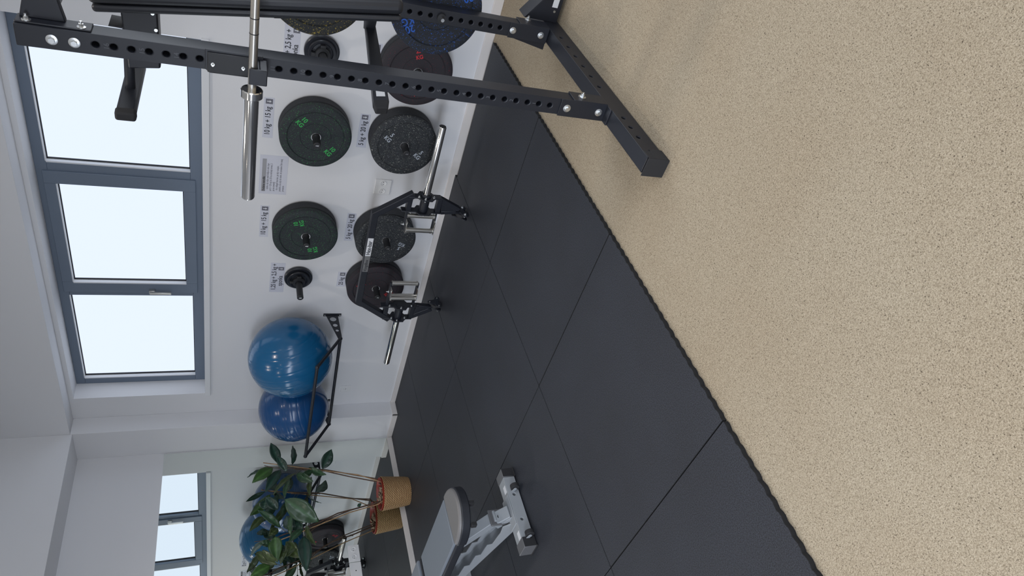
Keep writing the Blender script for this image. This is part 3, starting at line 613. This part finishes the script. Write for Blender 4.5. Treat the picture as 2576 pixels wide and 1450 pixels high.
for s in (-1, 1):
    Y = lambda v: HYC+s*v
    # outer plate, inner plate, hub tube, lower leg
    yo, yi = (.563, .447) if s < 0 else (.572, .446)
    b = MB()
    for (y, z0, z1) in ((Y(yo), .215, .440), (Y(yi), .175, .470)):
        out = [(-.025, z0), (.025, z0), (.025, .265), (.055, .285), (.055, .355), (.025, .375), (.025, z1), (-.025, z1), (-.025, .375), (-.055, .355), (-.055, .285), (-.025, .265)]
        b.prism([Vector((HX+dx, y-.005, z)) for dx, z in out], (0, .010, 0))
    b.put('side_plate', M_blk, hx, .002)
    for zz in (.425, .222): MB().beam((HX, Y(yo), zz), (HX, Y(yi), zz), .04, .034, (0, 0, 1)).put('plate_spacer', M_blk, hx, .003)
    b = MB(); b.cyl((HX, Y(yi-.01), .320), (HX, Y(yo+.012), .320), .031, n=32); b.put('sleeve_hub', M_blk, hx)
    b = MB(); b.lathe((HX, Y(yo+.008), .320), (0, s, 0), [(0, 0), (0, .036), (.010, .036), (.014, .032), (.014, 0)], 36); b.put('sleeve_collar', M_blk, hx)
    b = MB(); b.lathe((HX, Y(yo+.02), .320), (0, s, 0), [(0, .0245), (.506, .0245), (.511, .022), (.511, 0)], 44); b.put('sleeve', M_chrome, hx)
    MB().cyl((HX, Y(yo+.5308), .320), (HX, Y(yo+.5325), .320), .0215, n=32).put('end_plug', M_rub, hx)
    for (dx, dz) in ((.044, .012), (-.044, .012), (-.020, .052), (-.020, -.050)):
        bolt((HX+dx, Y(yo)+.005, .32+dz), (0, 1, 0), hx, r=.0095); bolt((HX+dx, Y(yo)-.005, .32+dz), (0, -1, 0), hx, r=.0095)
    for (x, z) in ((HX-.04, .32), (HX-.015, .405), (HX-.015, .235)):
        bolt((x, Y(yi)-s*.005, z), (0, -s, 0), hx, r=.009)
    yf = Y(.455)
    b = MB(); b.beam((HX, Y(yo-.012), .222), (HX, yf+s*.02, .072), .040, .036, (1, 0, 0)); b.beam((HX, Y(yi), .195), (HX, yf+s*.006, .075), .026, .036, (1, 0, 0)); b.prism([Vector((HX-.016, Y(yo-.02), .215)), Vector((HX-.016, Y(yi), .195)), Vector((HX-.016, yf+s*.006, .078))], (.032, 0, 0)); b.put('leg', M_blk, hx, .003)
    # tri-lobed foot with disc
    b = MB(); cz = .046; cx = HX+.005; out = []
    for k in range(36):
        a = 2*math.pi*k/36; r = .043+.021*math.cos(3*(a-math.pi/2)); out.append(Vector((cx+r*1.05*math.cos(a), yf-.006, cz+max(-.044, r*math.sin(a)))))
    b.prism(out, (0, .012, 0)); b.prism([v+Vector((0, -s*.034, 0)) for v in out], (0, .008, 0)); b.put('foot_plate', M_blk, hx, .001)
    MB().cyl((cx, yf-s*.006, cz-.004), (cx, yf-s*.030, cz-.004), .041, n=32).put('rubber_wheel', M_rub, hx, .003)
    for a in (90, 210, 330):
        p = Vector((cx+.048*math.cos(math.radians(a)), yf+.006, cz+.044*math.sin(math.radians(a))+.004)); bolt(p, (0, 1, 0), hx, r=.011); bolt(p+Vector((-.002, -.012-(.028 if s > 0 else 0), 0)), (0, -1, 0), hx, r=.011)
        b = MB(); 
    # handle assembly
    hys = (.403, .313, .278) if s < 0 else (.218, .332, .345)
    za, zb = .418, .232
    b = MB(); b.box(HX-.010, HX+.010, min(Y(yi), Y(min(hys)+.0)), max(Y(yi), Y(min(hys)+.0)), za-.002, za+.016); b.box(HX-.010, HX+.010, min(Y(yi), Y(min(hys))), max(Y(yi), Y(min(hys))), zb-.016, zb+.002); b.put('handle_arm', M_blk, hx, .002)
    for k, h in enumerate(hys):
        xo = HX-.002 if k != 1 else HX-.045
        b = MB(); b.cyl((xo, Y(h), zb), (xo, Y(h), za), (.0165, .0145, .0165)[k], n=24); b.lathe((xo, Y(h), zb), (0, 0, 1), [(-.004, 0), (-.004, .019), (.004, .019), (.004, 0)], 24); b.lathe((xo, Y(h), za), (0, 0, 1), [(-.004, 0), (-.004, .019), (.004, .019), (.004, 0)], 24); b.put('handle', M_chromeb, hx)
    b = MB(); ym = Y(sum(hys)/3)
    b.box(HX-.055, HX+.008, ym-.05, ym+.05, zb-.008, zb-.002); b.box(HX-.055, HX+.008, ym-.05, ym+.05, za+.002, za+.008); b.put('handle_bracket', M_chromeb, hx, .002)
    bolt((HX-.01, ym, za+.016), (0, 0, 1), hx, r=.011, nut=True)
# tags on the top tube
xf = HX-.0225
MB().box(xf-.0008, xf, 2.862, 3.020, .6205, .6585).put('name_tag', M_sticker, hx, smooth=False)
text('Hex-bar', .040, (xf-.001, 3.010, .627), (0, -1, 0), (0, 0, 1), M_ink, 'tag_lettering', hx, .0002, 'LEFT', .92, .0008)
MB().box(xf-.0012, xf, 3.022, 3.165, .6205, .6585).put('maker_plate', mat('brushed_plate', (.30, .30, .30), .4, .7), hx, smooth=False)
text('KingsBox', .029, (xf-.0015, 3.156, .631), (0, -1, 0), (0, 0, 1), M_ink, 'maker_lettering', hx, .0002, 'LEFT', .92, .0004)
for y in (3.027, 3.160): MB().cyl((xf-.0012, y, .6395), (xf-.0024, y, .6395), .0022, n=12).put('rivet', M_hub, hx)

# ------------------------------------------------------------------ balls and their rack
def ball(c, r, m, m2, tilt, label):
    b = MB(); n, v = 96, 96; c = Vector(c); ax_ = Vector(tilt).normalized(); prof = []
    for i in range(v*2+1):
        th = math.pi*i/(v*2); g = 0
        for k in range(-4, 5):
            d = (th-math.pi/2-k*.19)/.016; g += math.exp(-d*d)
        rr = r-.0014*g; prof.append((-rr*math.cos(th), rr*math.sin(th) if 0 < i < v*2 else 0))
    b.lathe(c, ax_, prof, n)
    o = b.put('exercise_ball', m, None); return tag(o, label, 'exercise ball', 'exercise balls on the wall rack')
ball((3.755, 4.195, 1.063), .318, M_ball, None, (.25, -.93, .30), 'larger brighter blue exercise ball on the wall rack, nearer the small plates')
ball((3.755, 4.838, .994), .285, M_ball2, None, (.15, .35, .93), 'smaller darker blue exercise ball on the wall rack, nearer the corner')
br = thing('ball_rack', (XW, 4.6, .65), 'black tubular wall rack holding the two blue balls', 'ball rack')
OUT = ((3.452, 3.975, .905), (3.452, 5.125, .897)); INN = ((3.805, 4.040, .690), (3.805, 5.170, .662))
for k, y in enumerate((4.040, 5.170)):
    zj = INN[k][2]; x1 = XW-.008
    o = MB().prism([Vector((x1, y-.003, zj+.090)), Vector((x1, y-.003, zj-.006)), Vector((3.795, y-.003, zj-.014)), Vector((3.795, y-.003, zj+.014))], (0, .006, 0)).put('bracket_arm', M_blk, br, 0, False)
    c = MB()
    for (x, z, r) in ((4.025, zj+.036, .026), (3.955, zj+.026, .019), (3.895, zj+.016, .0135)): c.cyl((x, y-.02, z), (x, y+.02, z), r, n=32)
    cut(o, c)
    b = MB(); b.box(XW-.008, XW, y-.014, y+.014, zj-.035, zj+.110); b.put('wall_plate', M_blk, br, .002)
    for z in (zj-.024, zj+.098): bolt((XW-.008, y, z), (-1, 0, 0), br, r=.005)
    b = MB(); b.sphere(INN[k], .0165, 20, 12); b.put('joint', M_blk, br); b = MB(); b.sphere(OUT[k], .0165, 20, 12); b.put('joint', M_blk, br)
    MB().cyl(INN[k], OUT[k], .0125, n=20).put('side_rail', M_blk, br)
MB().cyl(INN[0], INN[1], .0125, n=20).put('inner_rail', M_blk, br)
MB().cyl(OUT[0], OUT[1], .0125, n=20).put('outer_rail', M_blk, br)

# ------------------------------------------------------------------ potted plant
PX, PY = 3.175, 5.390
pl = thing('potted_plant', (PX, PY, 0), 'tall rubber plant in a wicker basket pot in front of the mirror', 'plant')
b = MB(); n = 96; prof = [(.0, .122), (.03, .128), (.235, .148), (.243, .150), (.246, .146), (.243, .142), (.20, .138)]
b.lathe((PX, PY, 0), (0, 0, 1), [(0, 0)]+prof, n)
uvl = b.bm.loops.layers.uv.new('UVMap')
for f in b.bm.faces:
    an = [math.atan2(l.vert.co.y-PY, l.vert.co.x-PX) for l in f.loops]
    if max(an)-min(an) > math.pi: an = [a+2*math.pi if a < 0 else a for a in an]
    for l, a in zip(f.loops, an): l[uvl].uv = (a*.14, l.vert.co.z)
b.put('wicker_basket', M_wicker, pl)
MB().lathe((PX, PY, 0), (0, 0, 1), [(.10, .10), (.250, .140), (.258, .1425), (.261, .139), (.258, .132), (.20, .118), (.20, 0)], 72).put('inner_pot', M_potred, pl)
MB().lathe((PX, PY, .205), (0, 0, 1), [(0, .116), (.008, .06), (.010, 0)], 40).put('soil', M_soil, pl)
b = MB()
for k in range(14):      # dry fallen leaves
    a, r = random.uniform(0, 6.28), random.uniform(.02, .085); c = Vector((PX+r*math.cos(a), PY+r*math.sin(a), .235+random.uniform(0, .03)))
    d = Vector((random.uniform(-1, 1), random.uniform(-1, 1), random.uniform(-.3, .6))).normalized(); s_ = d.cross(Vector((random.random(), random.random(), 1))).normalized()
    L_ = random.uniform(.05, .08); w = L_*.32; u_ = d.cross(s_)*.012
    vs = [b.bm.verts.new(c-d*L_/2), b.bm.verts.new(c+s_*w+u_), b.bm.verts.new(c+d*L_/2), b.bm.verts.new(c-s_*w+u_), b.bm.verts.new(c-u_)]
    for i in range(4): b.bm.faces.new((vs[i], vs[(i+1) % 4], vs[4]))
o = b.put('dry_leaves', M_dry, pl); o.modifiers.new('s', 'SOLIDIFY').thickness = .001
def PT(px, py, y=5.40): return FY(px, py, y)
base = lambda dx, dy: Vector((PX+dx, PY+dy, .20))
def stem(pts, r, m, name):
    MB().tube(pts, r, 10).put(name, m, pl)
A0 = PT(945, 1205, 5.42); 
stem([base(.085, -.01), A0, PT(900, 1197), PT(860, 1190), PT(822, 1183), PT(790, 1181), PT(760, 1180), PT(725, 1178), PT(690, 1178), PT(665, 1172)], [.006, .006, .0055, .0055, .005, .005, .0045, .004, .0035, .003], M_stem, 'stem')
stem([base(.075, .01), PT(945, 1212, 5.43), PT(880, 1200, 5.42), PT(818, 1186, 5.41), PT(775, 1184, 5.40), PT(740, 1180, 5.39)], [.0055, .0055, .005, .005, .0045, .003], M_stem, 'stem')
stem([base(.09, -.02), PT(900, 1195, 5.39), PT(800, 1183, 5.385), PT(720, 1172, 5.38), PT(662, 1165, 5.375)], [.0045, .0045, .0045, .0042, .004], M_stake, 'support_stake')
stem([base(-.06, -.03), PT(955, 1263, 5.38), PT(900, 1279, 5.36), PT(850, 1292, 5.35), PT(800, 1316, 5.33), PT(760, 1332, 5.32), PT(715, 1345, 5.31), PT(685, 1358, 5.30), PT(640, 1364, 5.29)], [.0065, .0065, .006, .0055, .005, .005, .0045, .004, .0025], M_stem, 'stem')
stem([base(-.07, -.05), PT(950, 1270, 5.36), PT(880, 1290, 5.33), PT(800, 1322, 5.31), PT(735, 1348, 5.30), PT(674, 1371, 5.29)], [.0045]*6, M_stake, 'support_stake')
stem([base(-.05, .0), PT(940, 1268, 5.40), PT(880, 1285, 5.38), PT(830, 1305, 5.36), PT(790, 1330, 5.33), PT(765, 1351, 5.31)], [.005, .005, .0045, .004, .0035, .003], M_stem, 'stem')
fb = bmesh.new(); cl = fb.verts.layers.float_color.new('leafcol')
def leaf(bx, by, tx, ty, wpx, yb, yt, roll=0, col=(.035, .085, .035), stalk=None, bend=.12):
    p, t = PT(bx, by, yb), PT(tx, ty, yt); d = t-p; L_ = d.length; d.normalize()
    view = ((p+t)/2-Vector((0, 0, 1.55))).normalized(); s = d.cross(view).normalized(); s = Matrix.Rotation(math.radians(roll), 3, d) @ s; nn = s.cross(d).normalized()
    if nn.dot(view) > 0: nn = -nn
    dist = ((p+t)/2-Vector((0, 0, 1.55))).length; w = wpx/FPX*dist/2/max(.25, abs(math.cos(math.radians(roll))))
    N, K = 12, 3; rows = []
    for i in range(N+1):
        u = i/N; ww = w*(max(0, math.sin(math.pi*min(1, u**.9)))**.88 if 0 < i < N else 0.02); c = p+d*L_*u + nn*(math.sin(u*math.pi)*bend*L_*.5)
        row = []
        for k in range(-K, K+1):
            q = k/K; e = c+s*ww*q + nn*(abs(q)*ww*.28) + nn*(.003*math.sin(u*22+k)); v = fb.verts.new(e)
            f = 1.0 if abs(k) else 1.9; f *= random.uniform(.92, 1.08); v[cl] = (col[0]*f, col[1]*f, col[2]*f, 1); row.append(v)
        rows.append(row)
    for a, bb in zip(rows, rows[1:]):
        for k in range(2*K): fb.faces.new((a[k], a[k+1], bb[k+1], bb[k]))
    if stalk:
        q = PT(*stalk); n_ = 6; dd = (p-q); u1 = dd.orthogonal().normalized(); u2 = dd.normalized().cross(u1); ra = []
        for e in (q, p):
            r_ = []
            for k in range(n_):
                v = fb.verts.new(e+(u1*math.cos(k*math.pi/3)+u2*math.sin(k*math.pi/3))*.0022); v[cl] = (.09, .10, .05, 1); r_.append(v)
            ra.append(r_)
        for k in range(n_): fb.faces.new((ra[0][k], ra[0][(k+1) % n_], ra[1][(k+1) % n_], ra[1][k]))
DG, MG, LG, OG = (.022, .052, .036), (.033, .075, .036), (.052, .115, .030), (.046, .068, .024)
# first stem (towards the corner)
leaf(702, 1168, 681, 1115, 22, 5.38, 5.34, 10, DG, (712, 1176, 5.39))
leaf(722, 1187, 697, 1148, 19, 5.37, 5.33, 0, DG)
leaf(735, 1170, 736, 1122, 13, 5.38, 5.36, 40, DG, (735, 1179, 5.39))
leaf(811, 1181, 834, 1131, 26, 5.40, 5.34, 10, DG, (815, 1186, 5.40), bend=.05)
leaf(776, 1177, 821, 1195, 16, 5.39, 5.36, 30, MG)
leaf(686, 1178, 634, 1216, 25, 5.38, 5.33, 20, LG, (700, 1178, 5.39))
leaf(672, 1180, 622, 1202, 6, 5.41, 5.40, 60, DG)
leaf(745, 1190, 687, 1246, 11, 5.37, 5.30, 50, OG, (752, 1181, 5.39))
leaf(706, 1183, 667, 1240, 23, 5.40, 5.35, 15, DG)
leaf(745, 1194, 788, 1212, 22, 5.38, 5.33, 10, MG, (760, 1183, 5.39))
leaf(786, 1186, 755, 1197, 16, 5.36, 5.33, -20, MG)
leaf(783, 1200, 780, 1250, 12, 5.42, 5.45, 40, OG)
leaf(728, 1206, 716, 1255, 12, 5.41, 5.44, 40, MG)
# second stem
leaf(716, 1257, 802, 1314, 46, 5.20, 5.27, 5, MG, None, .08)
leaf(750, 1287, 803, 1310, 26, 5.27, 5.31, 20, OG)
leaf(663, 1282, 668, 1258, 24, 5.38, 5.36, 0, DG)
leaf(700, 1283, 668, 1252, 24, 5.36, 5.34, 10, DG)
leaf(706, 1328, 648, 1284, 18, 5.29, 5.24, 25, MG, (722, 1341, 5.31))
leaf(662, 1300, 627, 1338, 17, 5.30, 5.25, 10, OG)
leaf(699, 1330, 676, 1350, 18, 5.33, 5.31, 10, OG)
leaf(733, 1296, 733, 1352, 12, 5.27, 5.31, 45, MG)
leaf(675, 1357, 630, 1400, 12, 5.28, 5.20, 50, (.10, .14, .12))  # paler colour paints in the light on this leaf's underside
leaf(692, 1351, 698, 1416, 30, 5.27, 5.18, 10, LG)
leaf(644, 1390, 697, 1422, 22, 5.24, 5.18, 15, OG)
leaf(764, 1350, 771, 1440, 31, 5.27, 5.12, 0, DG, (762, 1338, 5.31), .06)
leaf(679, 1424, 629, 1452, 24, 5.20, 5.16, 10, LG)
leaf(761, 1332, 725, 1368, 16, 5.30, 5.26, 25, MG)
leaf(719, 1364, 757, 1405, 26, 5.25, 5.20, 20, OG)
leaf(742, 1365, 722, 1402, 24, 5.23, 5.19, 15, OG)
leaf(724, 1378, 706, 1420, 16, 5.22, 5.17, 40, OG)
leaf(684, 1370, 652, 1368, 16, 5.25, 5.22, 20, MG)
leaf(738, 1310, 762, 1332, 30, 5.33, 5.30, 10, DG)
leaf(720, 1300, 742, 1336, 28, 5.36, 5.33, 15, DG)
leaf(899, 1275, 909, 1267, 8, 5.35, 5.33, 10, DG)
leaf(770, 1318, 795, 1372, 14, 5.30, 5.24, 50, OG)
leaf(660, 1385, 700, 1412, 16, 5.19, 5.15, 40, OG)
bmesh.ops.recalc_face_normals(fb, faces=fb.faces)
me = bpy.data.meshes.new('foliage'); fb.to_mesh(me); fb.free(); me.materials.append(M_leaf)
o = bpy.data.objects.new('foliage', me); COL.objects.link(o); fin(o, pl); sm = o.modifiers.new('s', 'SOLIDIFY'); sm.thickness = .0012

# ------------------------------------------------------------------ light grey bench at the front left
gb = thing('adjustable_bench', (1.715, 3.3, 0), 'light grey framed adjustable bench with grey pads on the rubber floor', 'weight bench')
BY0, BY1, BZ0, BZ1 = 3.195, 3.288, .006, .074
o = MB().box(1.535, 1.905, BY0, BY1, BZ0, BZ1).put('rear_foot', M_ltgrey, gb, 0, False)
c = MB()
for x in (1.792, 1.640): c.cyl((x, BY0-.02, .040), (x, BY0+.03, .040), .0085, n=18)
cut(o, c); bv = o.modifiers.new('b', 'BEVEL'); bv.width = .003; bv.segments = 2; bv.limit_method = 'ANGLE'; bv.angle_limit = math.radians(80)
for (x0, x1, xb) in ((1.478, 1.535, 1.480), (1.905, 1.958, 1.956)):
    MB().box(x0, x1, BY0-.0025, BY1+.0025, BZ0-.002, BZ1+.0025).put('end_cap', M_grey_plastic, gb, .003)
    MB().box(x0+.002, x1, BY0-.0045, BY0-.0026, .004, BZ1).put('cap_face', M_rub, gb, .001)
    MB().box(x0-.004, x0+.004 if x0 < 1.6 else x1+.004, BY0-.010, BY1+.010, 0, .007).put('foot_pad', M_rub, gb, .002)
for x in (1.838, 1.560):
    MB().box(x-.022, x+.022, BY0+.012, BY0+.045, BZ1, BZ1+.0008).put('white_sticker', M_sticker, gb, smooth=False)
for x in (1.823, 1.540):
    MB().cyl((x-.010, BY0-.024, .034), (x+.016, BY0-.024, .034), .025, n=28).put('wheel', M_rub, gb, .003)
    b = MB(); b.beam((x-.014, BY0, .045), (x-.014, BY0-.030, .034), .004, .018); b.cyl((x-.018, BY0-.026, .034), (x-.011, BY0-.026, .034), .007, n=14); b.put('wheel_bracket', M_ltgrey, gb, .001)
# plates on the foot and short post
MB().box(1.62, 1.80, BY0+.006, BY1+.012, BZ1, BZ1+.006).put('mount_plate', M_ltgrey, gb, .002)
b = MB(); b.beam((1.712, 3.250, .070), (1.712, 3.325, .150), .072, .060, (0, 0, 1)); b.put('post', M_ltgrey, gb, .004)
b = MB(); b.prism([Vector((1.672, 3.290, .08)), Vector((1.672, 3.225, .08)), Vector((1.672, 3.300, .135))], (.004, 0, 0)); b.put('post_gusset', M_ltgrey, gb, .001)
b = MB(); b.box(1.668, 1.764, 3.285, 3.297, .085, .185); b.put('hinge_bracket', M_grey_plastic, gb, .004)
MB().cyl((1.712, 3.284, .128), (1.712, 3.272, .128), .014, n=20).put('hinge_bolt', M_rub, gb)
# upper strut
b = MB(); b.beam((1.722, 3.290, .135), (1.722, 3.66, .395), .066, .050, (0, 0, 1)); b.put('upper_strut', M_ltgrey, gb, .004)
# notched ladder rail (plate with teeth on its upper edge)
def rail(x):
    lo = [(3.300, .018), (4.30, .365)]; out = [Vector((x, 3.262, .065)), Vector((x, 3.300, .018)), Vector((x, 4.30, .365)), Vector((x, 4.30, .43))]
    n = 7
    for k in range(n, 0, -1):
        y = 3.40+(4.20-3.40)*k/n; z = .125+(.41-.125)*k/n
        out += [Vector((x, y, z)), Vector((x, y-.028, z-.004)), Vector((x, y-.034, z-.034))]
    out += [Vector((x, 3.36, .115)), Vector((x, 3.295, .120))]
    return out
b = MB(); b.prism(rail(1.655), (.006, 0, 0)); b.prism(rail(1.735), (.006, 0, 0)); b.put('ladder_rail', M_ltgrey, gb, .001)
b = MB(); b.beam((1.698, 3.315, .040), (1.698, 4.30, .385), .080, .018, (0, 0, 1)); b.put('rail_bottom', M_ltgrey, gb, .002)
# pads
ZP = .43; T = .062
MB().box(1.58, 1.848, 3.262, 3.905, ZP-T, ZP).put('seat_pad', M_pad, gb, .009, seg=4)
MB().box(1.572, 1.856, 3.262, 3.91, ZP-T-.003, ZP-.012).put('seat_pad_side', M_vinyl, gb, .010, seg=4)
o = []
cy = 3.256
for k in range(25):
    a = math.pi*k/24; o.append((1.714+.146*math.cos(a), cy-.195*max(0, math.sin(a))**.8))
b = MB(); b.prism([Vector((x, y, ZP-T)) for x, y in o], (0, 0, T)); b.put('head_pad', mat('warm_grey_vinyl', (.17, .165, .165), .42), gb, .014, seg=4)
o2_ = [(1.714+(x-1.714)*1.03, cy+(y-cy)*1.025) for x, y in o]
b = MB(); b.prism([Vector((x, y, ZP-T-.004)) for x, y in o2_], (0, 0, T-.010)); b.put('head_pad_side', M_vinyl, gb, .008, seg=3)
for x, y in ((1.70, 3.075), (1.60, 3.115)): MB().box(x-.010, x+.010, y-.014, y+.014, ZP-T-.032, ZP-T-.003).put('pad_bracket', M_rub, gb, .002)
MB().box(1.60, 1.855, 3.965, 4.78, ZP-.055, ZP+.012).put('back_pad', M_pad, gb, .010, seg=4)
MB().box(1.594, 1.861, 3.958, 4.786, ZP-.060, ZP-.004).put('back_pad_side', M_vinyl, gb, .010, seg=4)
b = MB(); b.box(1.675, 1.735, 3.30, 4.75, ZP-T-.052, ZP-T-.004); b.put('pad_frame', M_ltgrey, gb, .003)
b = MB(); b.box(1.68, 1.75, 4.30, 4.36, .0, ZP-T-.05); b.box(1.50, 1.93, 4.30, 4.36, .0, .06); b.put('front_foot', M_ltgrey, gb, .003)
